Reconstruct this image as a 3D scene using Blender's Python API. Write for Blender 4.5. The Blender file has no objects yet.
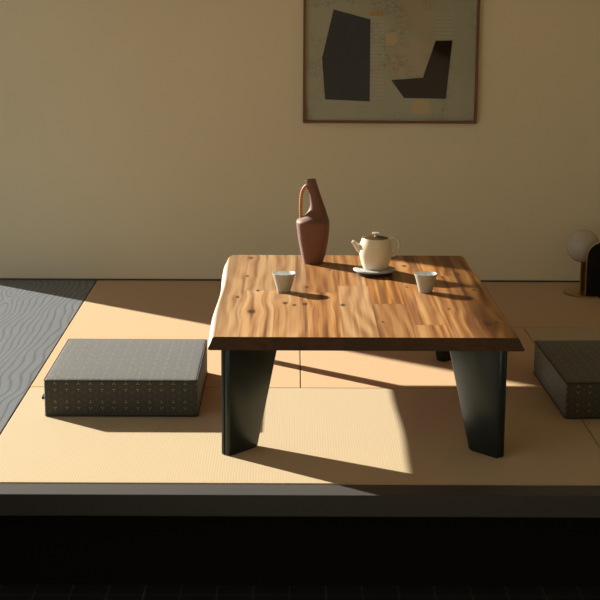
import bpy, bmesh, math, random
from mathutils import Vector, Matrix
random.seed(4)
S = bpy.context.scene
COL = S.collection
PI = math.pi

# ------------------------------------------------------------------ helpers
def tag(o, label=None, cat=None, group=None, kind=None):
    if label: o['label'] = label
    if cat: o['category'] = cat
    if group: o['group'] = group
    if kind: o['kind'] = kind
    return o

def empty(name, loc, rz=0.0):
    o = bpy.data.objects.new(name, None); COL.objects.link(o)
    o.location = loc; o.rotation_euler = (0, 0, rz); o.empty_display_size = .05
    return o

def obj(name, bm, mats, parent=None, loc=None, smooth=None):
    bmesh.ops.recalc_face_normals(bm, faces=bm.faces)
    me = bpy.data.meshes.new(name); bm.to_mesh(me); bm.free()
    if not isinstance(mats, (list, tuple)): mats = [mats]
    for m in mats: me.materials.append(m)
    o = bpy.data.objects.new(name, me); COL.objects.link(o)
    if parent is not None: o.parent = parent
    if loc is not None: o.location = loc
    if smooth is not None:
        for p in me.polygons: p.use_smooth = True
        me.set_sharp_from_angle(angle=math.radians(smooth))
    return o

def box(bm, x0, x1, y0, y1, z0, z1, mi=0, bev=0.0, seg=2):
    vs = [bm.verts.new((x, y, z)) for z in (z0, z1) for y in (y0, y1) for x in (x0, x1)]
    fs = []
    for q in ((0,2,3,1),(4,5,7,6),(0,1,5,4),(2,6,7,3),(0,4,6,2),(1,3,7,5)):
        f = bm.faces.new([vs[i] for i in q]); f.material_index = mi; fs.append(f)
    if bev:
        es = list({e for f in fs for e in f.edges})
        bmesh.ops.bevel(bm, geom=es, offset=bev, segments=seg, profile=.6, affect='EDGES')

def prism(bm, pts, lo, hi, axis='y', mi=0):
    """Closed polygon extruded between lo and hi along an axis."""
    def P(a, b, t): return {'y': (a, t, b), 'z': (a, b, t), 'x': (t, a, b)}[axis]
    A = [bm.verts.new(P(a, b, lo)) for a, b in pts]
    B = [bm.verts.new(P(a, b, hi)) for a, b in pts]
    n = len(pts)
    fs = [bm.faces.new(A), bm.faces.new(B[::-1])]
    for i in range(n): fs.append(bm.faces.new((A[i], A[(i+1) % n], B[(i+1) % n], B[i])))
    for f in fs: f.material_index = mi

def loft(bm, rings, cap0=True, cap1=True, closed=True, mi=0):
    R = [[bm.verts.new(p) for p in r] for r in rings]
    n = len(R[0])
    for a, b in zip(R, R[1:]):
        for i in range(n if closed else n-1):
            j = (i+1) % n
            bm.faces.new((a[i], a[j], b[j], b[i])).material_index = mi
    if cap0: bm.faces.new(R[0]).material_index = mi
    if cap1: bm.faces.new(R[-1]).material_index = mi

def circle(cx, cy, z, rx, ry=None, n=64, e=2.0):
    ry = rx if ry is None else ry
    out = []
    for i in range(n):
        a = 2*PI*i/n; c, s = math.cos(a), math.sin(a)
        out.append((cx + rx*math.copysign(abs(c)**(2/e), c), cy + ry*math.copysign(abs(s)**(2/e), s), z))
    return out

def lathe(bm, prof, n=64, cx=0, cy=0, cap0=True, cap1=True, mi=0):
    loft(bm, [circle(cx, cy, z, max(r, 1e-4), n=n) for r, z in prof], cap0, cap1, True, mi)

def spline(ctrl, n=8):
    """Catmull-Rom through tuples of any length."""
    P = [tuple(2*a-b for a, b in zip(ctrl[0], ctrl[1]))] + list(ctrl) + [tuple(2*a-b for a, b in zip(ctrl[-1], ctrl[-2]))]
    out = []
    for i in range(1, len(P)-2):
        for k in range(n):
            t = k/n
            out.append(tuple(.5*(2*b + (c-a)*t + (2*a-5*b+4*c-d)*t*t + (3*b-a-3*c+d)*t**3)
                             for a, b, c, d in zip(P[i-1], P[i], P[i+1], P[i+2])))
    out.append(tuple(ctrl[-1]))
    return out

def tube(bm, pts, rad, n=16, flat=1.0, cap=True, mi=0):
    """Tube along 3-D points; rad is a number or a list."""
    pts = [Vector(p) for p in pts]; rings = []
    up = None
    for i, p in enumerate(pts):
        t = (pts[min(i+1, len(pts)-1)] - pts[max(i-1, 0)]).normalized()
        if up is None:
            up = Vector((0, 1, 0)) if abs(t.y) < .9 else Vector((1, 0, 0))
        a = (up - t*up.dot(t)).normalized(); b = t.cross(a); up = a
        r = rad[i] if isinstance(rad, (list, tuple)) else rad
        rings.append([p + a*r*flat*math.cos(2*PI*k/n) + b*r*math.sin(2*PI*k/n) for k in range(n)])
    loft(bm, rings, cap, cap, True, mi)

# ------------------------------------------------------------------ material helpers
class N:
    def __init__(s, name, **kw):
        s.m = bpy.data.materials.new(name); s.m.use_nodes = True
        s.t = s.m.node_tree; s.b = s.t.nodes['Principled BSDF']
        for k, v in kw.items():
            s.b.inputs[k.replace('_', ' ')].default_value = v
    def n(s, typ, **kw):
        o = s.t.nodes.new(typ)
        for k, v in kw.items():
            setattr(o, k, v)
        return o
    def l(s, a, b): s.t.links.new(a, b)
    def inp(s, node, i, v):
        if v is None: return
        if hasattr(v, 'links') or isinstance(v, bpy.types.NodeSocket): s.l(v, node.inputs[i])
        else: node.inputs[i].default_value = v
    def math(s, op, a, b=None, c=None, clamp=False):
        o = s.n('ShaderNodeMath', operation=op, use_clamp=clamp)
        s.inp(o, 0, a); s.inp(o, 1, b); s.inp(o, 2, c)
        return o.outputs[0]
    def comb(s, x, y, z=0.0):
        o = s.n('ShaderNodeCombineXYZ'); s.inp(o, 0, x); s.inp(o, 1, y); s.inp(o, 2, z); return o.outputs[0]
    def sep(s, v):
        o = s.n('ShaderNodeSeparateXYZ'); s.l(v, o.inputs[0]); return o.outputs
    def coord(s, kind='Object'):
        return s.n('ShaderNodeTexCoord').outputs[kind]
    def vmath(s, op, a, b):
        o = s.n('ShaderNodeVectorMath', operation=op); s.inp(o, 0, a); s.inp(o, 1, b)
        return o.outputs[0]
    def noise(s, v, scale=5., detail=4., rough=.5, dist=0., dims='3D', w=None):
        o = s.n('ShaderNodeTexNoise', noise_dimensions=dims)
        s.l(v, o.inputs['Vector']); o.inputs['Scale'].default_value = scale
        o.inputs['Detail'].default_value = detail; o.inputs['Roughness'].default_value = rough
        o.inputs['Distortion'].default_value = dist
        if w is not None: s.inp(o, 'W', w)
        return o.outputs[0]
    def ramp(s, f, stops, interp='LINEAR'):
        o = s.n('ShaderNodeValToRGB'); o.color_ramp.interpolation = interp
        el = o.color_ramp.elements
        while len(el) < len(stops): el.new(.5)
        for e, (p, c) in zip(el, stops):
            e.position = p; e.color = (c, c, c, 1) if isinstance(c, (int, float)) else (*c, 1)
        s.l(f, o.inputs[0]); return o.outputs[0]
    def mix(s, f, a, b, mode='MIX'):
        o = s.n('ShaderNodeMix', data_type='RGBA', blend_type=mode)
        s.inp(o, 0, f)
        for i, v in ((6, a), (7, b)):
            if isinstance(v, tuple): o.inputs[i].default_value = (*v[:3], 1)
            else: s.l(v, o.inputs[i])
        return o.outputs[2]
    def color(s, c): s.l(c, s.b.inputs['Base Color'])
    def bump(s, h, strength=.3, dist=.002):
        o = s.n('ShaderNodeBump'); o.inputs['Strength'].default_value = strength
        o.inputs['Distance'].default_value = dist; s.l(h, o.inputs['Height'])
        s.l(o.outputs[0], s.b.inputs['Normal'])

def plain(name, col, rough=.5, metal=0., **kw):
    k = N(name); k.b.inputs['Roughness'].default_value = rough; k.b.inputs['Metallic'].default_value = metal
    v = k.coord()
    nz = k.noise(v, 40, 4)
    k.color(k.mix(nz, tuple(c*.9 for c in col), tuple(min(1, c*1.08) for c in col)))
    for a, b in kw.items(): k.b.inputs[a.replace('_', ' ')].default_value = b
    return k.m

# plaster wall
def m_plaster():
    k = N('plaster', Roughness=.9)
    v = k.coord()
    a = k.noise(v, 2.2, 5); b = k.noise(v, 160, 3)
    k.color(k.mix(a, (.77, .70, .50), (.83, .765, .555)))
    k.bump(b, .25, .0015)
    return k.m
# woven rush; the ribs run across the mat
def m_tatami(name, c1, c2, axis):
    k = N(name, Roughness=.6, Sheen_Weight=.28, Sheen_Roughness=.5)
    k.b.inputs['Sheen Tint'].default_value = (.80, .93, 1., 1)
    v = k.coord(); s = k.sep(v)
    u, w = (s[0], s[1]) if axis == 'x' else (s[1], s[0])     # u = across the ribs
    rib = k.math('ABSOLUTE', k.math('SINE', k.math('MULTIPLY', u, PI/.0075)))
    thr = k.math('ABSOLUTE', k.math('SINE', k.math('MULTIPLY', w, PI/.0022)))
    st = k.noise(k.comb(k.math('MULTIPLY', u, 40.), k.math('MULTIPLY', w, 420.)), 1, 3)
    big = k.noise(v, 3.0, 3)
    f = k.math('ADD', k.math('MULTIPLY', st, .7), k.math('MULTIPLY', rib, .3))
    c = k.mix(f, c1, c2)
    c = k.mix(k.math('MULTIPLY', big, .25), c, tuple(x*.8 for x in c2))
    k.color(c)
    k.bump(k.math('ADD', k.math('MULTIPLY', rib, .8), k.math('MULTIPLY', thr, .2)), .32, .0012)
    return k.m
# dark brushed boards with cathedral grain
def m_darkwood(name, lo, hi, rough=.42, scale=1.0, spec=.5, x0=-1.18):
    k = N(name, Roughness=rough, Specular_IOR_Level=spec, Sheen_Weight=.10, Sheen_Roughness=.4)
    k.b.inputs['Sheen Tint'].default_value = (.75, .9, 1., 1)
    v = k.coord(); s = k.sep(v)
    wa = k.noise(k.comb(k.math('MULTIPLY', s[0], 3.5), k.math('MULTIPLY', s[1], 1.6), 0.), 1.6, 1, .4)
    wb = k.noise(k.comb(k.math('MULTIPLY', s[0], 1.), k.math('MULTIPLY', s[1], 2.2), 3.), 1., 1, .4)
    dx = k.math('ADD', k.math('SUBTRACT', s[0], x0), k.math('MULTIPLY_ADD', wa, .09, -.045))
    dz = k.math('ADD', k.math('MULTIPLY', k.math('SUBTRACT', s[1], 6.0), .035), k.math('MULTIPLY_ADD', wb, .34, -.17))
    rr = k.math('SQRT', k.math('ADD', k.math('MULTIPLY', dx, dx), k.math('MULTIPLY', dz, dz)))
    ln = k.math('SUBTRACT', 1., k.math('POWER', k.math('MULTIPLY_ADD', k.math('SINE', k.math('MULTIPLY', k.math('POWER', rr, .8), 2*PI/.027)), .5, .5), 5.))
    fib = k.noise(k.comb(k.math('MULTIPLY', s[0], 220.), k.math('MULTIPLY', s[1], 6.), s[2]), 1, 3)
    g = k.math('ADD', k.math('MULTIPLY', ln, .55), k.math('MULTIPLY', fib, .6), clamp=True)
    k.color(k.ramp(g, [(.12, lo), (.9, hi)]))
    k.l(k.math('MULTIPLY_ADD', g, -.12, rough+.06), k.b.inputs['Roughness'])
    k.bump(g, .35, .0012)
    return k.m
# laminated acacia top, boards along Y
def m_tabletop(end=False):
    k = N('acacia_end' if end else 'acacia', Roughness=.40, Specular_IOR_Level=.42)
    v = k.coord(); s = k.sep(v)
    x, y, z = s[0], s[1], s[2]
    W = .098; L = 1.7
    xi = k.math('DIVIDE', k.math('ADD', x, 2.02), W)
    ix = k.math('FLOOR', xi)
    n1 = k.n('ShaderNodeTexWhiteNoise', noise_dimensions='1D'); k.l(ix, n1.inputs['W'])
    yo = k.math('MULTIPLY_ADD', n1.outputs[0], 3.7, k.math('DIVIDE', k.math('ADD', y, 5.), L))
    iy = k.math('FLOOR', yo)
    n2 = k.n('ShaderNodeTexWhiteNoise', noise_dimensions='2D'); k.l(k.comb(ix, iy), n2.inputs['Vector'])
    rnd = n2.outputs[0]; rc = k.sep(n2.outputs[1])
    if end:
        off = k.math('MULTIPLY', rnd, 20.)
        rings = k.noise(k.comb(k.math('MULTIPLY', x, 35.), k.math('MULTIPLY', z, 120.), off), 1, 4, .6)
        c = k.ramp(rings, [(.25, (.035, .015, .006)), (.75, (.085, .040, .017))])
        c = k.mix(k.math('MULTIPLY', rc[1], .5), c, (.03, .013, .006))
        k.color(c); k.bump(rings, .2, .001); k.b.inputs['Specular IOR Level'].default_value = .12
        return k.m
    off = k.math('MULTIPLY', rnd, 37.)
    # knots of the boards (x, y, half width), the grain bends around each
    KN = [(-0.147, 5.241, 0.0081), (-0.15, 4.924, 0.0065), (-0.11, 4.695, 0.0065), (-0.171, 4.597, 0.0065), (-0.122, 4.396, 0.0113), (0.044, 4.752, 0.0065), (0.004, 4.487, 0.0065), (-0.024, 4.514, 0.0081), (0.036, 4.502, 0.0081), (0.15, 4.49, 0.0081), (0.377, 5.107, 0.0081), (0.362, 4.758, 0.0048), (0.543, 4.972, 0.0081), (0.57, 4.717, 0.0065), (0.556, 4.248, 0.0129), (0.583, 4.273, 0.0048), (0.464, 4.441, 0.0048), (0.258, 4.267, 0.0048), (0.506, 5.182, 0.0048), (0.124, 5.031, 0.0048)]
    kd, bend = None, None
    for kx, ky, kr in KN:
        dx = k.math('SUBTRACT', x, kx-.2); dy = k.math('SUBTRACT', y, ky-4.69)
        ex_ = k.math('DIVIDE', dx, kr); ey_ = k.math('DIVIDE', dy, kr*2.3)
        d2 = k.math('ADD', k.math('MULTIPLY', ex_, ex_), k.math('MULTIPLY', ey_, ey_))
        core = k.math('EXPONENT', k.math('MULTIPLY', k.math('MULTIPLY', d2, d2), -.9))
        bn = k.math('MULTIPLY', k.math('MULTIPLY', dx, -.75), k.math('EXPONENT', k.math('MULTIPLY', d2, -.09)))
        kd = core if kd is None else k.math('MAXIMUM', kd, core)
        bend = bn if bend is None else k.math('ADD', bend, bn)
    xb = k.math('ADD', x, bend)
    # slow wander makes the cathedral figure
    wnd = k.noise(k.comb(k.math('MULTIPLY', x, 5.), k.math('MULTIPLY', y, .9), off), 1.3, 2, .45)
    wv = k.math('MULTIPLY_ADD', wnd, 24., k.math('MULTIPLY', xb, 150.))
    band = k.math('MULTIPLY_ADD', k.math('SINE', k.math('ADD', wv, off)), .5, .5)
    fib = k.noise(k.comb(k.math('MULTIPLY', xb, 260.), k.math('MULTIPLY', y, 2.2), off), 1, 4, .6)
    streak = k.noise(k.comb(k.math('MULTIPLY', xb, 30.), k.math('MULTIPLY', y, .45), off), 1, 3, .6)
    mid = k.noise(k.comb(k.math('MULTIPLY', xb, 95.), k.math('MULTIPLY', y, 1.0), off), 1, 3, .6)
    streak = k.math('ADD', k.math('MULTIPLY', streak, .62), k.math('MULTIPLY', mid, .38))
    g = k.math('ADD', k.math('MULTIPLY', band, .12), k.math('ADD', k.math('MULTIPLY', fib, .26), k.math('MULTIPLY', streak, .78)))
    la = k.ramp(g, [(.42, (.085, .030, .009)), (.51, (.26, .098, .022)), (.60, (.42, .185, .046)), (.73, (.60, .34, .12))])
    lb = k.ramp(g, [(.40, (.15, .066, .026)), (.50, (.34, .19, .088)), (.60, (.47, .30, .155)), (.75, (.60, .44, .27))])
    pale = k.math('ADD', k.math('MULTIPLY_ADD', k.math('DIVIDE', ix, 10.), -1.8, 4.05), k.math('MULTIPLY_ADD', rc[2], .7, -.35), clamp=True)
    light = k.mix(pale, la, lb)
    tone = k.mix(rc[0], (.72, .66, .60), (1.08, 1.06, 1.04))
    c = k.mix(1., light, tone, 'MULTIPLY')
    # dark heart streaks along some boards
    hs = k.noise(k.comb(k.math('MULTIPLY', xb, 18.), k.math('MULTIPLY', y, .4), off), 1, 2, .5)
    hm = k.math('MULTIPLY', k.ramp(hs, [(.53, 0.), (.60, 1.)]), k.math('MULTIPLY_ADD', rc[1], .6, .2))
    c = k.mix(hm, c, (.10, .034, .012))
    c = k.mix(k.math('MULTIPLY', kd, .92), c, (.035, .014, .007))
    # glue lines
    fx = k.math('FRACT', xi); ex = k.math('MINIMUM', fx, k.math('SUBTRACT', 1., fx))
    fy = k.math('FRACT', yo); ey = k.math('MINIMUM', fy, k.math('SUBTRACT', 1., fy))
    ln = k.math('MAXIMUM', k.math('LESS_THAN', ex, .008), k.math('LESS_THAN', ey, .0014))
    c = k.mix(k.math('MULTIPLY', ln, .28), c, (.10, .04, .02))
    k.color(c)
    k.l(k.math('MULTIPLY_ADD', fib, .15, .34), k.b.inputs['Roughness'])
    k.bump(fib, .12, .0006)
    return k.m
# woven brocade: hexagon star repeat in gold thread on near-black
def m_brocade():
    k = N('brocade', Roughness=.62, Sheen_Weight=.47, Sheen_Roughness=.4)
    k.b.inputs['Sheen Tint'].default_value = (.75, .82, .95, 1)
    uv = k.coord('UV'); s0 = k.sep(uv)
    s = (k.math('MULTIPLY_ADD', s0[0], 1.02, -.008), k.math('MULTIPLY_ADD', s0[1], 1.1, .0204))
    a = .0368; b = a*math.sqrt(3)
    def cell(ou, ov):
        x = k.math('SUBTRACT', k.math('FLOORED_MODULO', k.math('ADD', s[0], ou), a), a/2)
        y = k.math('SUBTRACT', k.math('FLOORED_MODULO', k.math('ADD', s[1], ov), b), b/2)
        d = k.math('SQRT', k.math('ADD', k.math('MULTIPLY', x, x), k.math('MULTIPLY', y, y)))
        ax = k.math('ABSOLUTE', x); ay = k.math('ABSOLUTE', y)
        h = k.math('MAXIMUM', ax, k.math('ADD', k.math('MULTIPLY', ax, .5), k.math('MULTIPLY', ay, math.sqrt(3)/2)))
        return x, y, d, h
    x1, y1, d1, h1 = cell(.01, .002); x2, y2, d2, h2 = cell(.01+a/2, .002+b/2)
    sel = k.math('LESS_THAN', d1, d2)
    def pick(p, q): return k.math('ADD', k.math('MULTIPLY', sel, p), k.math('MULTIPLY', k.math('SUBTRACT', 1., sel), q))
    h = pick(h1, h2); d = pick(d1, d2)
    X = pick(x1, x2); Y = pick(y1, y2)
    def ring(dd, r, ww=.0008):
        return k.math('SUBTRACT', 1., k.math('DIVIDE', k.math('ABSOLUTE', k.math('SUBTRACT', dd, r)), ww), clamp=True)
    r1 = k.math('MAXIMUM', ring(d1, a*.46), ring(d2, a*.46))
    # fold the angle so that 0 is the direction of a lattice-triangle centre
    ang = k.math('ARCTAN2', Y, X)
    fa = k.math('SUBTRACT', k.math('FLOORED_MODULO', ang, PI/3), PI/6)
    sd_ = k.math('MULTIPLY', d, k.math('ABSOLUTE', k.math('SINE', fa)))
    sp = k.math('SUBTRACT', 1., k.math('DIVIDE', sd_, .0011), clamp=True)
    fb = k.math('SUBTRACT', k.math('FLOORED_MODULO', k.math('ADD', ang, PI/6), PI/3), PI/6)
    sp2 = k.math('SUBTRACT', 1., k.math('DIVIDE', k.math('MULTIPLY', d, k.math('ABSOLUTE', k.math('SINE', fb))), .0010), clamp=True)
    spoke = k.math('MULTIPLY', k.math('MAXIMUM', sp, sp2), k.math('GREATER_THAN', d, a*.06))
    colm = k.math('COSINE', k.math('MULTIPLY', k.math('ADD', s[0], .01-a/2), 2*PI/a))
    gate = k.math('MULTIPLY_ADD', k.math('GREATER_THAN', colm, 0.), .8, .2)
    star = k.math('MULTIPLY', k.math('MULTIPLY', sp, k.math('GREATER_THAN', d, a*.40)), gate)
    thread = k.math('MULTIPLY', k.math('ABSOLUTE', k.math('SINE', k.math('MULTIPLY', s[0], PI/.0011))),
                    k.math('ABSOLUTE', k.math('SINE', k.math('MULTIPLY', s[1], PI/.0011))))
    nz = k.noise(uv, 300, 2)
    spk = k.n('ShaderNodeTexWhiteNoise', noise_dimensions='3D'); k.l(k.vmath('SNAP', uv, (.0028, .0028, .0028)), spk.inputs['Vector'])
    base = k.mix(nz, (.006, .0065, .0055), (.015, .016, .0135))
    base = k.mix(.03, base, k.mix(.65, (.10, .10, .10), spk.outputs['Color']))
    c = k.mix(k.math('MULTIPLY', spoke, .75), base, (.085, .075, .035))
    c = k.mix(k.math('MULTIPLY', r1, .55), c, (.10, .085, .04))
    c = k.mix(k.math('MULTIPLY', star, .95), c, (.42, .34, .10))
    k.l(k.mix(.55, (.62, .72, .85), spk.outputs['Color']), k.b.inputs['Sheen Tint'])
    k.color(c); k.l(k.math('MULTIPLY', star, .5), k.b.inputs['Metallic']); k.l(k.math('MULTIPLY_ADD', star, -.34, .62), k.b.inputs['Roughness'])
    k.bump(k.math('ADD', thread, k.math('MULTIPLY', r1, .8)), .35, .0006)
    return k.m

M = {}
M['plaster'] = m_plaster()
M['tat_y'] = m_tatami('rush_lengthwise', (.46, .245, .066), (.58, .34, .108), 'y')
M['tat_x'] = m_tatami('rush_crosswise', (.39, .265, .105), (.49, .355, .16), 'x')
M['board'] = m_darkwood('charcoal_board', (.02, .022, .025), (.125, .142, .168), .5, spec=.7)
M['sill'] = plain('sill_wood', (.008, .0075, .007), .55, Sheen_Weight=.13, Sheen_Roughness=.4)
M['black'] = plain('blackened_board', (.003, .003, .003), .8, Specular_IOR_Level=.1)
M['acacia'] = m_tabletop(); M['acacia_end'] = m_tabletop(True)
def m_sap():
    k = N('sapwood', Roughness=.5)
    v = k.coord(); s = k.sep(v)
    g = k.noise(k.comb(k.math('MULTIPLY', s[0], 60.), k.math('MULTIPLY', s[1], 5.), k.math('MULTIPLY', s[2], 60.)), 1, 4)
    k.color(k.ramp(g, [(.3, (.55, .46, .38)), (.7, (.78, .70, .60))])); k.bump(g, .3, .002)
    return k.m
M['sap'] = m_sap()
M['steel'] = plain('dark_steel', (.014, .023, .023), .32, .35)
M['brocade'] = m_brocade()
M['piping'] = plain('piping_cloth', (.012, .013, .016), .7)
M['clay'] = plain('terracotta', (.15, .055, .028), .6, Sheen_Weight=.25)
M['clay_in'] = plain('vase_inside', (.10, .05, .035), .8)
def m_rattan():
    k = N('rattan', Roughness=.55)
    s = k.sep(k.coord()); w = k.math('FRACT', k.math('MULTIPLY', s[2], 110.))
    k.color(k.ramp(w, [(0., (.16, .06, .02)), (.25, (.50, .22, .08)), (.8, (.60, .30, .12)), (1., (.16, .06, .02))])); k.bump(w, .4, .002)
    return k.m
M['rattan'] = m_rattan()
M['cream'] = plain('cream_glaze', (.72, .67, .50), .32)
M['bronze'] = plain('bronze_glaze', (.13, .075, .035), .3, .4)
M['slate'] = plain('slate_trivet', (.42, .43, .45), .5)
M['blackmat'] = plain('black_base', (.010, .010, .011), .6)
M['celadon'] = plain('grey_green_glaze', (.40, .40, .33), .5)
M['white_in'] = plain('white_glaze', (.78, .81, .80), .3)
M['oak'] = plain('stained_frame', (.17, .065, .022), .45)
M['brass'] = plain('brass', (.50, .31, .12), .3, .95)
M['opal'] = plain('opal_glass', (.55, .52, .44), .25, Subsurface_Weight=.2)
M['shell'] = plain('black_lamp_shell', (.002, .002, .0025), .6, Specular_IOR_Level=.2)
M['grey_frame'] = plain('window_frame_wood', (.06, .045, .03), .5)
M['ceil'] = plain('ceiling_board', (.66, .58, .45), .8)
M['dim'] = plain('sky_blocker_dark', (.10, .085, .065), .9)
M['earth'] = plain('earth_wall', (.34, .29, .21), .9)
M['ground'] = plain('gravel_ground', (.34, .31, .26), .95)
M['ink_blue'] = plain('blue_black_paper', (.020, .027, .034), .9, Specular_IOR_Level=.1)
M['ink_brown'] = plain('brown_black_paper', (.015, .009, .005), .8, Specular_IOR_Level=.1)
M['mustard'] = plain('mustard_paper', (.52, .30, .06), .8)
M['tan'] = plain('tan_paper', (.56, .43, .26), .9)
def m_paper(name, c1, c2, lines=False):
    k = N(name, Roughness=.9)
    v = k.coord(); s = k.sep(v)
    a = k.noise(v, 6, 3)
    c = k.mix(a, c1, c2)
    sc = k.noise(k.comb(s[0], s[2], 0.), 34, 5, .7, 1.2)
    patch = k.ramp(k.noise(k.comb(s[0], s[2], 7.), 7.5, 2), [(.50, 0.), (.62, 1.)])
    mk = k.math('MULTIPLY', k.ramp(sc, [(.47, 0.), (.5, 1.), (.53, 0.)]), patch)
    c = k.mix(k.math('MULTIPLY', mk, .8), c, (.10, .12, .12))
    if lines:
        r = k.math('LESS_THAN', k.math('FRACT', k.math('MULTIPLY', s[2], 62.)), .12)
        c = k.mix(k.math('MULTIPLY', r, .45), c, (.2, .2, .17))
    k.color(c); return k.m
M['paper'] = m_paper('art_paper', (.40, .39, .29), (.46, .44, .33))
M['paper_strip'] = m_paper('lined_paper', (.44, .42, .33), (.50, .47, .37), True)
M['paper_warm'] = m_paper('warm_paper', (.44, .37, .26), (.50, .42, .29))
def m_glass():
    k = N('picture_glass'); t = k.t
    t.nodes.remove(k.b)
    out = [n for n in t.nodes if n.type == 'OUTPUT_MATERIAL'][0]
    tr = k.n('ShaderNodeBsdfTransparent'); gl = k.n('ShaderNodeBsdfGlossy'); gl.inputs['Roughness'].default_value = .03
    tr.inputs[0].default_value = (.975, .985, .98, 1)
    lw = k.n('ShaderNodeLayerWeight'); fr = k.math('MULTIPLY_ADD', k.math('POWER', lw.outputs['Facing'], 5.), .6, .010)
    mx = k.n('ShaderNodeMixShader'); k.l(fr, mx.inputs[0]); k.l(tr.outputs[0], mx.inputs[1]); k.l(gl.outputs[0], mx.inputs[2])
    k.l(mx.outputs[0], out.inputs[0]); return k.m
M['glass'] = m_glass()
def m_tile():
    k = N('dark_floor_tile', Roughness=.5)
    v = k.coord(); s = k.sep(v); T = .098
    def e(c, o):
        f = k.math('FRACT', k.math('DIVIDE', k.math('ADD', c, o), T))
        return k.math('MINIMUM', f, k.math('SUBTRACT', 1., f))
    g = k.math('LESS_THAN', k.math('MINIMUM', e(s[0], 4.72-.01), e(s[1], 4.0)), .018)
    c = k.mix(k.noise(v, 30, 3), (.010, .010, .011), (.014, .014, .015))
    k.color(k.mix(g, c, (.07, .085, .085))); return k.m
M['tile'] = m_tile()

# ------------------------------------------------------------------ the room
FY = 3.888       # front of the mats
WY = 6.58        # far wall
LX, RX = -1.55, 2.63
def struct(name, bm, m, **k):
    o = obj(name, bm, m, **k); o['kind'] = 'structure'; return o

# lower floor in front of the platform
bm = bmesh.new(); box(bm, LX-.1, RX+.1, -1.5, 3.93, -.36, -.30); struct('floor', bm, M['tile'])
# platform body with its recessed riser
bm = bmesh.new(); box(bm, LX-.05, RX+.05, 3.91, WY+.05, -.30, -.062); struct('trim_2', bm, M['black'])
# front sill beam
bm = bmesh.new(); box(bm, LX, RX, 3.80, FY-.003, -.062, -.002, bev=.002)
struct('trim_1', bm, M['sill'])
# platform sub-floor that carries mats and boards
bm = bmesh.new(); box(bm, LX-.05, RX+.05, FY-.003, WY+.05, -.062, -.040); struct('floor.001', bm, M['black'])
# charcoal floorboards left of the mats
for x0, x1, lab in ((-1.55, -.863, None),):
    bm = bmesh.new(); box(bm, x0, x1, FY, WY-.004, -.040, 0., bev=.0015)
    o = struct('floor.002', bm, M['board'])
OY0, OY1, HZ = 3.2, 6.86, 1.64
# far wall with a narrow shadow-gap skirting
bm = bmesh.new(); box(bm, -1.42, RX+.1, WY, WY+.12, -.30, 2.5); box(bm, LX-.12, -1.42, WY, WY+.12, HZ, 2.5); struct('wall_back', bm, M['plaster'])
bm = bmesh.new(); box(bm, LX, RX, WY-.006, WY, 0., .006); struct('baseboard_back', bm, M['grey_frame'])
# right wall
bm = bmesh.new(); box(bm, RX, RX+.12, -1.5, WY, -.36, 2.5); struct('wall_right', bm, M['plaster'])
# left wall: opening from the far corner to Y=2.9, header above
PY0, PY1, PZ = -.9, 2.9, 2.3
bm = bmesh.new()
box(bm, LX-.12, LX, -1.5, PY0, -.36, 2.5); box(bm, LX-.12, LX, PY1, OY0, -.36, 2.5)
box(bm, LX-.12, LX, PY0, PY1, PZ, 2.5); box(bm, LX-.12, LX, PY0, PY1, -.36, .1)
box(bm, LX-.12, LX, OY0, WY, HZ, 2.5)
box(bm, LX-.12, LX, OY0, WY, -.36, -.002)
struct('wall_left', bm, M['plaster'])
bm = bmesh.new()
box(bm, LX-.13, LX+.004, OY0-.01, OY0+.02, 0., HZ)
box(bm, LX-.13, LX+.004, OY0-.01, WY, HZ-.02, HZ+.01)
struct('window_1', bm, M['grey_frame'])
bm = bmesh.new()
for a in ((PY0, PY0+.03, .1, PZ), (PY1-.03, PY1, .1, PZ), (PY0, PY1, PZ-.03, PZ), (PY0, PY1, .1, .13), (.98, 1.02, .13, PZ-.03)):
    box(bm, LX-.10, LX-.02, a[0], a[1], a[2], a[3])
struct('window_2', bm, M['grey_frame'])
# unseen slab added to keep high sky light out of the far opening
bm = bmesh.new(); box(bm, -4.3, LX-.12, 3.0, 12., 3.12, 3.2); struct('sky_blocker_roof', bm, M['grey_frame'])
# unseen wall added outside to cut low sky light on the far wall
bm = bmesh.new(); box(bm, -4.3, -4.15, 3.4, 12., -.42, 1.62); struct('sky_blocker_wall', bm, M['dim'])
# wall behind the camera, ceiling, ground outside
bm = bmesh.new(); box(bm, LX-.12, RX+.12, -1.62, -1.5, -.36, 2.5); struct('wall_front', bm, M['earth'])
# pale floor added out of view, bouncing warm sun toward the far wall
bm = bmesh.new(); box(bm, LX, RX, -1.5, 2.5, -.30, -.01); struct('bounce_floor', bm, M['ceil'])
bm = bmesh.new(); box(bm, LX-.12, RX+.12, -1.62, WY+.12, 2.5, 2.6); struct('ceiling', bm, M['ceil'])
bm = bmesh.new(); box(bm, -14., LX-.12, -6., 14., -.5, -.42); struct('ground', bm, M['ground'])

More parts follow.
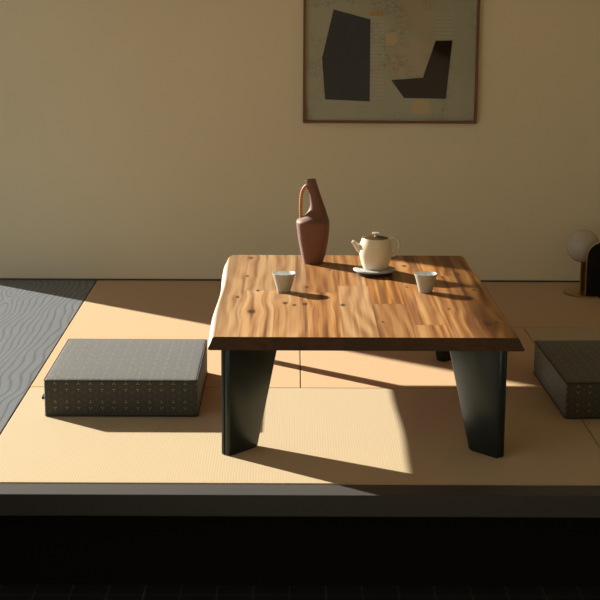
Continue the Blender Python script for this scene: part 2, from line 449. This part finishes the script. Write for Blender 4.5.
# ------------------------------------------------------------------ tatami mats (borderless)
def mat_(x0, x1, y0, y1, m, label):
    bm = bmesh.new(); g = .0016
    box(bm, x0+g, x1-g, y0+g, y1-g, -.039, 0., bev=.0022)
    o = obj('tatami_mat', bm, m)
    tag(o, label, 'tatami mat', 'borderless tatami mats on the platform')
XA, XB, XC, YA, YB = -.860, .026, .885, 4.836, 5.705
mat_(XA, XC, FY, YA, M['tat_x'], 'pale wide tatami mat at the platform front under the table front legs')
mat_(XA, XB, YA, WY-.006, M['tat_y'], 'golden long tatami mat between dark floorboards and table, reaching the wall')
mat_(XB, XC, YA, YB, M['tat_y'], 'golden tatami mat beneath the rear half of the table, crossed by thin shadows')
mat_(XB, RX, YB, WY-.006, M['tat_y'], 'shaded brown tatami mat along the wall behind the table, under the globe lamp')
mat_(XC, RX, FY, YB, M['tat_x'], 'shaded brown tatami mat at far right under the dark floor cushion')

# ------------------------------------------------------------------ low table
TZ, TB = .355, .317
table = empty('low_table', (.2, 4.69, 0.))
tag(table, 'low live-edge wooden table with dark angled metal legs on the tatami', 'table')
LT = [(-.208, 5.300), (-.219, 5.285), (-.2245, 5.25), (-.225, 5.18), (-.2235, 5.05), (-.2200, 4.92), (-.2185, 4.79), (-.2205, 4.66), (-.2235, 4.54), (-.2245, 4.40), (-.2225, 4.25), (-.219, 4.08)]
RT = [(.594, 5.300), (.598, 5.285), (.599, 5.25), (.598, 5.18), (.600, 5.05), (.606, 4.92), (.612, 4.79), (.613, 4.66), (.613, 4.54), (.615, 4.40), (.617, 4.25), (.620, 4.08)]
Ls = spline(LT, 5); Rs = spline(RT, 5)
def wob(y, a, ph): return a*math.sin(y*9+ph) + a*.6*math.sin(y*23+ph*2)
bm = bmesh.new()
rows = []
for (lx, ly), (rx, ry) in zip(Ls, Rs):
    y = ly
    ring = []
    bl = .0155 + .0008*math.sin(y*9); br = .018 + .0015*math.sin(y*8+2)
    ring += [(lx-bl, y, TB+.002), (lx-bl*.95, y, TB+.007), (lx-bl*.55, y, TB+.019), (lx-bl*.16, y, TZ-.004), (lx+.003, y, TZ)]
    n = 12
    ring += [(lx + .003 + (rx-lx-.006)*k/n, y, TZ) for k in range(1, n)]
    ring += [(rx-.003, y, TZ), (rx+br*.16, y, TZ-.004), (rx+br*.55, y, TB+.019), (rx+br*.95, y, TB+.007), (rx+br, y, TB+.002)]
    ring += [(rx+br-.006, y, TB), ((lx+rx)/2, y, TB), (lx-bl+.006, y, TB)]
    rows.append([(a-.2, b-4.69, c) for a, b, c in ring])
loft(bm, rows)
bm.faces.ensure_lookup_table()
for f in bm.faces:
    c = f.calc_center_median()
    if abs(f.normal.y) > .9 or len(f.verts) > 6: f.material_index = 1
    elif TB+.003 < c.z < TZ-.003 and abs(c.x) > .38: f.material_index = 2
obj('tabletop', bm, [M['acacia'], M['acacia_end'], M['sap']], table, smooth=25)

def leg(px, py, dx, dy, ex=0.):
    """Tapering plate standing diagonally; (px,py) is its outer corner, (dx,dy) runs inward."""
    d = Vector((dx, dy, 0)).normalized(); nrm = Vector((-d.y, d.x, 0))
    bm = bmesh.new()
    sec = []
    for z, ln in ((0.0, .107), (.004, .115), (TB, .212)):
        t = .0165; e = .0 if z else .003
        ln += ex
        pts = [(0+e, -t+.006), (0+e, -.0035), (.003+e, -.002), (.003+e, .002), (0+e, .0035), (0+e, t-.006), (.003, t-.002), (.008, t), (ln-.010, t), (ln-.003, t-.004), (ln, t-.009), (ln, -t+.009), (ln-.003, -t+.004), (ln-.010, -t), (.008, -t), (.003, -t+.002)]
        if z == 0.: pts = [(a, b*.9) for a, b in pts]
        sec.append([(px-.2 + d.x*a + nrm.x*b, py-4.69 + d.y*a + nrm.y*b, z) for a, b in pts])
    loft(bm, sec)
    o = obj('leg', bm, M['steel'], table, smooth=35)
leg(-.191, 4.125, .66, .75, .011)
leg(.588, 4.112, -.66, .75)
leg(-.187, 5.275, .66, -.75)
leg(.588, 5.268, -.66, -.75)

# ------------------------------------------------------------------ floor cushions
def rounded_block(L, W, H, r, puff, n=26):
    """Rounded box sitting on z=0 with puffed faces and metric UVs."""
    bm = bmesh.new(); uvl = bm.loops.layers.uv.new('UVMap')
    def coords(h):
        c = [-h, -h+r*.3, -h+r*.65, -h+r]
        c += [(-h+r) + (2*h-2*r)*k/n for k in range(1, n)]
        c += [h-r, h-r*.65, h-r*.3, h]
        return c
    hx, hy, hz = L/2, W/2, H/2
    vd = {}
    def vert(p):
        key = tuple(round(c, 5) for c in p)
        if key in vd: return vd[key]
        q = Vector([max(-h+r, min(h-r, c)) for c, h in zip(p, (hx, hy, hz))])
        d = Vector(p)-q
        if d.length > 1e-9: d = d.normalized()*r
        w = q+d
        u, v, s = w.x/hx, w.y/hy, w.z/hz
        w.x += math.copysign(1, u)*puff*.8*(abs(u)**4)*max(0, 1-v*v)*max(0, 1-s*s)
        w.y += math.copysign(1, v)*puff*.8*(abs(v)**4)*max(0, 1-u*u)*max(0, 1-s*s)
        if w.z > 0: w.z += puff*max(0, 1-u**4)*max(0, 1-v**4)*s
        w.z += hz
        b = bm.verts.new(w); vd[key] = b; return b
    X, Y, Z = coords(hx), coords(hy), coords(hz)
    def grid(A, B, f, uvf):
        for i in range(len(A)-1):
            for j in range(len(B)-1):
                cs = [(A[i], B[j]), (A[i+1], B[j]), (A[i+1], B[j+1]), (A[i], B[j+1])]
                fc = bm.faces.new([vert(f(a, b)) for a, b in cs])
                for lp, (a, b) in zip(fc.loops, cs): lp[uvl].uv = (a, b)
    grid(X, Y, lambda a, b: (a, b, -hz), None); grid(X, Y, lambda a, b: (a, b, hz), None)
    grid(X, Z, lambda a, b: (a, -hy, b), None); grid(X, Z, lambda a, b: (a, hy, b), None)
    grid(Y, Z, lambda a, b: (-hx, a, b), None); grid(Y, Z, lambda a, b: (hx, a, b), None)
    return bm
def piping(L, W, z, r, rc=.010):
    pts = []
    hx, hy = L/2-rc, W/2-rc
    for cx, cy, a0 in ((hx, hy, 0), (-hx, hy, 90), (-hx, -hy, 180), (hx, -hy, 270)):
        for k in range(6):
            a = math.radians(a0+90*k/5); pts.append((cx+rc*math.cos(a), cy+rc*math.sin(a), z))
    pts.append(pts[0])
    bm = bmesh.new(); tube(bm, pts, r, 8, cap=False); return bm
def cushion(cx, cy, L, W, H, rz, label):
    c = empty('floor_cushion', (cx, cy, 0.), rz)
    tag(c, label, 'cushion', 'thick patterned floor cushions beside the table')
    obj('cover', rounded_block(L, W, H, .009, .004), M['brocade'], c, smooth=40)
    obj('piping', piping(L-.001, W-.001, H-.0035, .0022), M['piping'], c, smooth=60)
    obj('piping', piping(L-.001, W-.001, .0040, .0022), M['piping'], c, smooth=60)
    return c
cl = cushion(-.524, 4.762, .468, .532, .117, .0, 'thick dark cushion with gold star pattern in sunlight left of the table')
bm = bmesh.new(); box(bm, -.246, -.2345, -.235, -.200, .046, .055, bev=.001)
o = obj('side_tab', bm, M['piping'], cl); o['label'] = 'small black fabric tab'
cushion(1.062, 4.766, .472, .545, .116, .028, 'thick dark cushion with gold star pattern in shade at the right edge')

# ------------------------------------------------------------------ vase
vx, vy = .068, 5.158
vase = empty('vase', (vx, vy, TZ))
tag(vase, 'terracotta bottle vase with offset neck and rattan handle on the table', 'vase')
K = 1/292.; cx0 = 313.2
sec = [(264.5, 303.6, 322.8, .96, 2.3), (262, 302.7, 323.7, 1., 2.4), (252, 300.5, 326.3, 1., 2.6), (240, 298.2, 328.3, 1., 2.8), (230, 296.9, 329.2, 1., 2.8),
       (223.5, 296.2, 329.4, 1., 2.8), (221.0, 296.8, 329.1, .99, 2.7), (219.0, 299.3, 328.5, .97, 2.6), (216.5, 303.6, 327.6, .94, 2.4), (213., 307.0, 326.4, .90, 2.2),
       (208, 309.3, 324.8, .86, 2.1), (202, 309.9, 322.7, .86, 2.), (194, 308.7, 319.9, .90, 2.), (187, 306.8, 317.6, .94, 2.), (182, 305.4, 316.0, .97, 2.), (180, 305.0, 315.5, 1., 2.)]
dense = spline(sec, 4)
bm = bmesh.new(); rings = []
for y, l, r, dr, e in dense:
    z = max(0., (264.5-y)*K*.990); hw = (r-l)/2*K
    rings.append(circle(((l+r)/2-cx0)*K, 0, z, hw, hw*dr, 48, e))
# sloping lip and dark bore
top = rings[-1]; tx = sum(p[0] for p in top)/48
def scaled(ring, s, dz): return [(tx+(p[0]-tx)*s, p[1]*s, p[2]+dz) for p in ring]
tilt = lambda ring: [(p[0], p[1], p[2]+(p[0]-tx)*.12) for p in ring]
rings[-1] = tilt(top)
rings += [tilt(scaled(top, .95, .0016)), tilt(scaled(top, .80, .0012)), tilt(scaled(top, .74, -.003)), tilt(scaled(top, .70, -.03))]
loft(bm, rings)
bm.faces.ensure_lookup_table()
for f in bm.faces:
    if f.calc_center_median().z > (264.5-180)*K*.990-.035 and len(f.verts) > 4: f.material_index = 1
obj('body', bm, [M['clay'], M['clay_in']], vase, smooth=50)
hp = [(306.2, 185.5), (303.2, 189.0), (301.3, 195), (300.6, 203), (300.6, 211), (301.2, 219.5)]
pts = [((a-cx0)*K, 0, (264.5-b)*K*.990) for a, b in spline(hp, 6)]
bm = bmesh.new(); tube(bm, pts, .0058, 12, flat=1.5)
o = obj('handle', bm, M['rattan'], vase, smooth=60); o['label'] = 'orange-brown wrapped rattan handle'

# ------------------------------------------------------------------ trivet and teapot
tvx, tvy = .268, 4.958
trivet = empty('trivet', (tvx, tvy, TZ))
tag(trivet, 'round grey slate trivet on a black base under the teapot', 'trivet')
bm = bmesh.new(); lathe(bm, [(.058, 0), (.059, .002), (.059, .0145)], 48); obj('base', bm, M['blackmat'], trivet, smooth=40)
bm = bmesh.new(); lathe(bm, [(.067, .0145), (.0697, .0158), (.070, .0178), (.0690, .0200), (.064, .0210)], 64); obj('plate', bm, M['slate'], trivet, smooth=40)
pot = empty('teapot', (tvx+.003, tvy, TZ+.021))
tag(pot, 'cream ceramic teapot with bronze lid standing on the round trivet', 'teapot')
bm = bmesh.new()
prof = spline([(.036, 0.), (.0405, .002), (.0465, .018), (.0525, .042), (.0545, .060), (.0525, .078), (.0480, .093), (.0455, .1005)], 5) + [(.0445, .1022), (.0425, .1018), (.0415, .0985), (.0415, .090)]
lathe(bm, prof, 64); obj('body', bm, M['cream'], pot, smooth=50)
bm = bmesh.new()
lathe(bm, [(.0408, .0905), (.0408, .1000), (.0400, .1020), (.030, .1050), (.015, .1070), (.004, .1075)], 48)
lid = obj('lid', bm, M['bronze'], pot, smooth=40); lid['label'] = 'dark bronze lid'
bm = bmesh.new()
lathe(bm, [(.0055, .1068), (.0045, .1100), (.0060, .1135), (.0130, .1165), (.0125, .1195), (.004, .1200)], 32)
kb = obj('knob', bm, M['cream'], lid, smooth=40); kb['label'] = 'small cream knob'
bm = bmesh.new()
sp = [(-.042, 0, .060, .0160), (-.052, 0, .067, .0135), (-.061, 0, .0755, .0100), (-.069, 0, .0835, .0076), (-.0760, 0, .0905, .0060)]
sp = spline(sp, 5)
rads = [p[3] for p in sp]; P3 = [p[:3] for p in sp]
P3 += [P3[-1], tuple(P3[-6])]; rads += [.0042, .0040]
tube(bm, P3[:-2], rads[:-2], 20, cap=False)
e1 = Vector(P3[-3]); t = (e1-Vector(P3[-6])).normalized()
tube(bm, [e1, e1+t*.0001], [.0058, .0044], 20, cap=False)
tube(bm, [e1, e1-t*.012], [.0044, .0042], 20, cap=True)
obj('spout', bm, M['cream'], pot, smooth=50)
bm = bmesh.new()
hp = [(.043, 0, .0965), (.054, 0, .1035), (.066, 0, .1010), (.0755, 0, .088), (.077, 0, .070), (.070, 0, .054), (.058, 0, .044), (.0500, 0, .0420)]
tube(bm, spline(hp, 6), .0054, 12, flat=1.7); obj('handle', bm, M['cream'], pot, smooth=60)

# ------------------------------------------------------------------ cups
def cup(x, y, label):
    c = empty('tea_cup', (x, y, TZ)); tag(c, label, 'cup', 'pale tapered tea cups on the table')
    bm = bmesh.new()
    lathe(bm, [(.0190, 0), (.0204, .0015), (.0215, .005), (.0345, .0535), (.0364, .0585), (.0363, .0598), (.0352, .0602)], 64, cap1=False)
    obj('body', bm, M['celadon'], c, smooth=40)
    bm = bmesh.new()
    lathe(bm, [(.0352, .0602), (.0340, .0585), (.0325, .0535), (.0202, .009), (.0175, .0065), (.010, .0058)], 64, cap0=False)
    o = obj('inside_glaze', bm, M['white_in'], c, smooth=40); o['label'] = 'white glazed inside'
cup(-.029, 4.677, 'pale grey-green tapered cup nearest the left end of the table, before the vase')
cup(.414, 4.678, 'pale grey-green tapered cup to the right of the teapot')

# ------------------------------------------------------------------ picture on the wall
px, pz, fw, fh = .4105, .694, .744, .745
pic = empty('picture_frame', (px, WY, pz))
tag(pic, 'thin brown framed collage of dark cut paper shapes hanging on the wall', 'picture')
def R4(bm, x0, x1, z0, z1, y0, y1): box(bm, x0-px, x1-px, y0, y1, z0-pz, z1-pz)
x0, x1, z0, z1 = px-fw/2, px+fw/2, pz, pz+fh
bm = bmesh.new(); t = .0105
for a in ((x0, x0+t, z0, z1), (x1-t, x1, z0, z1), (x0+t, x1-t, z0, z0+t), (x0+t, x1-t, z1-t, z1)):
    R4(bm, *a, -.026, -.0005)
obj('moulding', bm, M['oak'], pic)
bm = bmesh.new(); R4(bm, x0+t, x1-t, z0+t, z1-t, -.010, -.006); obj('backing_paper', bm, M['paper'], pic)
def flat(name, pts, m, y, lab=None):
    bm = bmesh.new(); prism(bm, [(a-px, b-pz) for a, b in pts], y-.0006, y)
    o = obj(name, bm, m, pic)
    if lab: o['label'] = lab
rect = lambda a, b, c, d: [(a, c), (b, c), (b, d), (a, d)]
flat('paper_sheet', rect(.439, .583, 1.074, 1.25), M['paper_warm'], -.0102)
flat('paper_sheet', rect(.397, .578, .900, 1.046), M['paper_warm'], -.0102)
flat('paper_sheet', rect(.598, .671, 1.044, 1.155), M['paper_strip'], -.0102)
flat('paper_strip', rect(.322, .380, .789, 1.160), M['paper_strip'], -.0102, 'narrow lined strip')
flat('paper_patch', rect(.320, .377, 1.146, 1.162), M['mustard'], -.0109, 'mustard tab')
flat('paper_patch', [(.385, 1.07), (.425, 1.08), (.44, 1.05), (.43, 1.025), (.39, 1.02)], M['tan'], -.0110, 'tan rounded scrap')
flat('paper_patch', [(.50, .735), (.59, .735), (.575, .795), (.51, .795)], M['tan'], -.0102, 'tan lower scrap')
flat('paper_shape', [(.166, 1.172), (.322, 1.131), (.324, .786), (.133, .794), (.119, .969)], M['ink_blue'], -.0116, 'blue-black five-sided shape')
flat('paper_shape', [(.600, 1.044), (.671, 1.045), (.649, .799), (.471, .801), (.414, .877), (.549, .888)], M['ink_brown'], -.0118, 'dark brown boot-like shape')
bm = bmesh.new(); R4(bm, x0+t, x1-t, z0+t, z1-t, -.0185, -.0165); obj('glass', bm, M['glass'], pic)

# ------------------------------------------------------------------ globe lamp
lamp = empty('table_lamp', (1.252, 6.345, 0.))
tag(lamp, 'globe lamp with brass base and black arched shell by the wall', 'lamp')
bm = bmesh.new(); lathe(bm, [(.103, 0), (.105, .0015), (.105, .0055), (.1035, .007)], 64); obj('base', bm, M['brass'], lamp, smooth=40)
bm = bmesh.new()
sp = [(.0005, .129)] + [(.070*math.sin(math.radians(a)), .199-.070*math.cos(math.radians(a))) for a in range(6, 175, 6)] + [(.0005, .269)]
lathe(bm, sp, 48, cx=-.026, cy=.02); obj('globe', bm, M['opal'], lamp, smooth=60)
bm = bmesh.new(); box(bm, -.034, -.012, .012, .022, .007, .136, bev=.002)
o = obj('stem', bm, M['brass'], lamp)
# curved arched shell standing in front of the globe, open to the back
bm = bmesh.new()
def shell_rings(th):
    W2, HT = .084, .240; n = 28; rows = []
    for i in range(n+1):
        u = -1+2*i/n
        a = u*1.15
        x = .054 + W2*math.sin(a)/math.sin(1.15); y = -.103 + .030*(1-math.cos(a))
        ztop = HT-W2 + math.sqrt(max(0, 1-u*u*.98))*W2
        nx, ny = math.sin(a), -math.cos(a)
        rows.append([(x, y, .0), (x, y, ztop), (x-nx*th, y-ny*th, ztop), (x-nx*th, y-ny*th, .0)])
    return rows
loft(bm, shell_rings(.005)); sh = obj('shade_shell', bm, M['shell'], lamp, smooth=35)
sh['label'] = 'black arched shell'
bm = bmesh.new()
rim = [((a[1][0]+a[2][0])/2, (a[1][1]+a[2][1])/2, a[1][2]) for a in shell_rings(.005)]
rim = [(rim[0][0], rim[0][1], .0085)] + rim + [(rim[-1][0], rim[-1][1], .0085)]
tube(bm, rim, .0032, 8); obj('shell_rim', bm, M['brass'], sh, smooth=60)

# ------------------------------------------------------------------ light
w = bpy.data.worlds.new('World'); S.world = w; w.use_nodes = True
bg = w.node_tree.nodes['Background']
bg.inputs[0].default_value = (.92, .94, .92, 1); bg.inputs[1].default_value = 0.95
sd = Vector((1.75, -1.36, -1.0)).normalized()
L = bpy.data.lights.new('sun', 'SUN'); L.energy = 12.2; L.angle = math.radians(1.1); L.color = (1., .915, .78)
so = bpy.data.objects.new('sun', L); COL.objects.link(so)
so.location = (-5, 9, 5); so.rotation_euler = sd.to_track_quat('-Z', 'Y').to_euler()

# ------------------------------------------------------------------ camera
f = 1530.; pitch = math.atan(334/f); yaw = math.radians(.267); roll = math.radians(.3)
F = Vector((math.sin(yaw)*math.cos(pitch), math.cos(yaw)*math.cos(pitch), -math.sin(pitch)))
R = Vector((math.cos(yaw), -math.sin(yaw), 0)); U = R.cross(F)
R2 = R*math.cos(roll) + U*math.sin(roll); U2 = R2.cross(F)
cam = bpy.data.cameras.new('camera'); co = bpy.data.objects.new('camera', cam); COL.objects.link(co)
cam.sensor_width = 36.; cam.lens = f/600*36.; cam.clip_start = .05
m = Matrix((R2, U2, -F)).transposed().to_4x4(); m.translation = Vector((0, 0, 1.35))
co.matrix_world = m
S.camera = co
S.view_settings.view_transform = 'Standard'; S.view_settings.look = 'None'
S.view_settings.gamma = 1.; S.view_settings.use_curve_mapping = False
S.view_settings.exposure = 0.
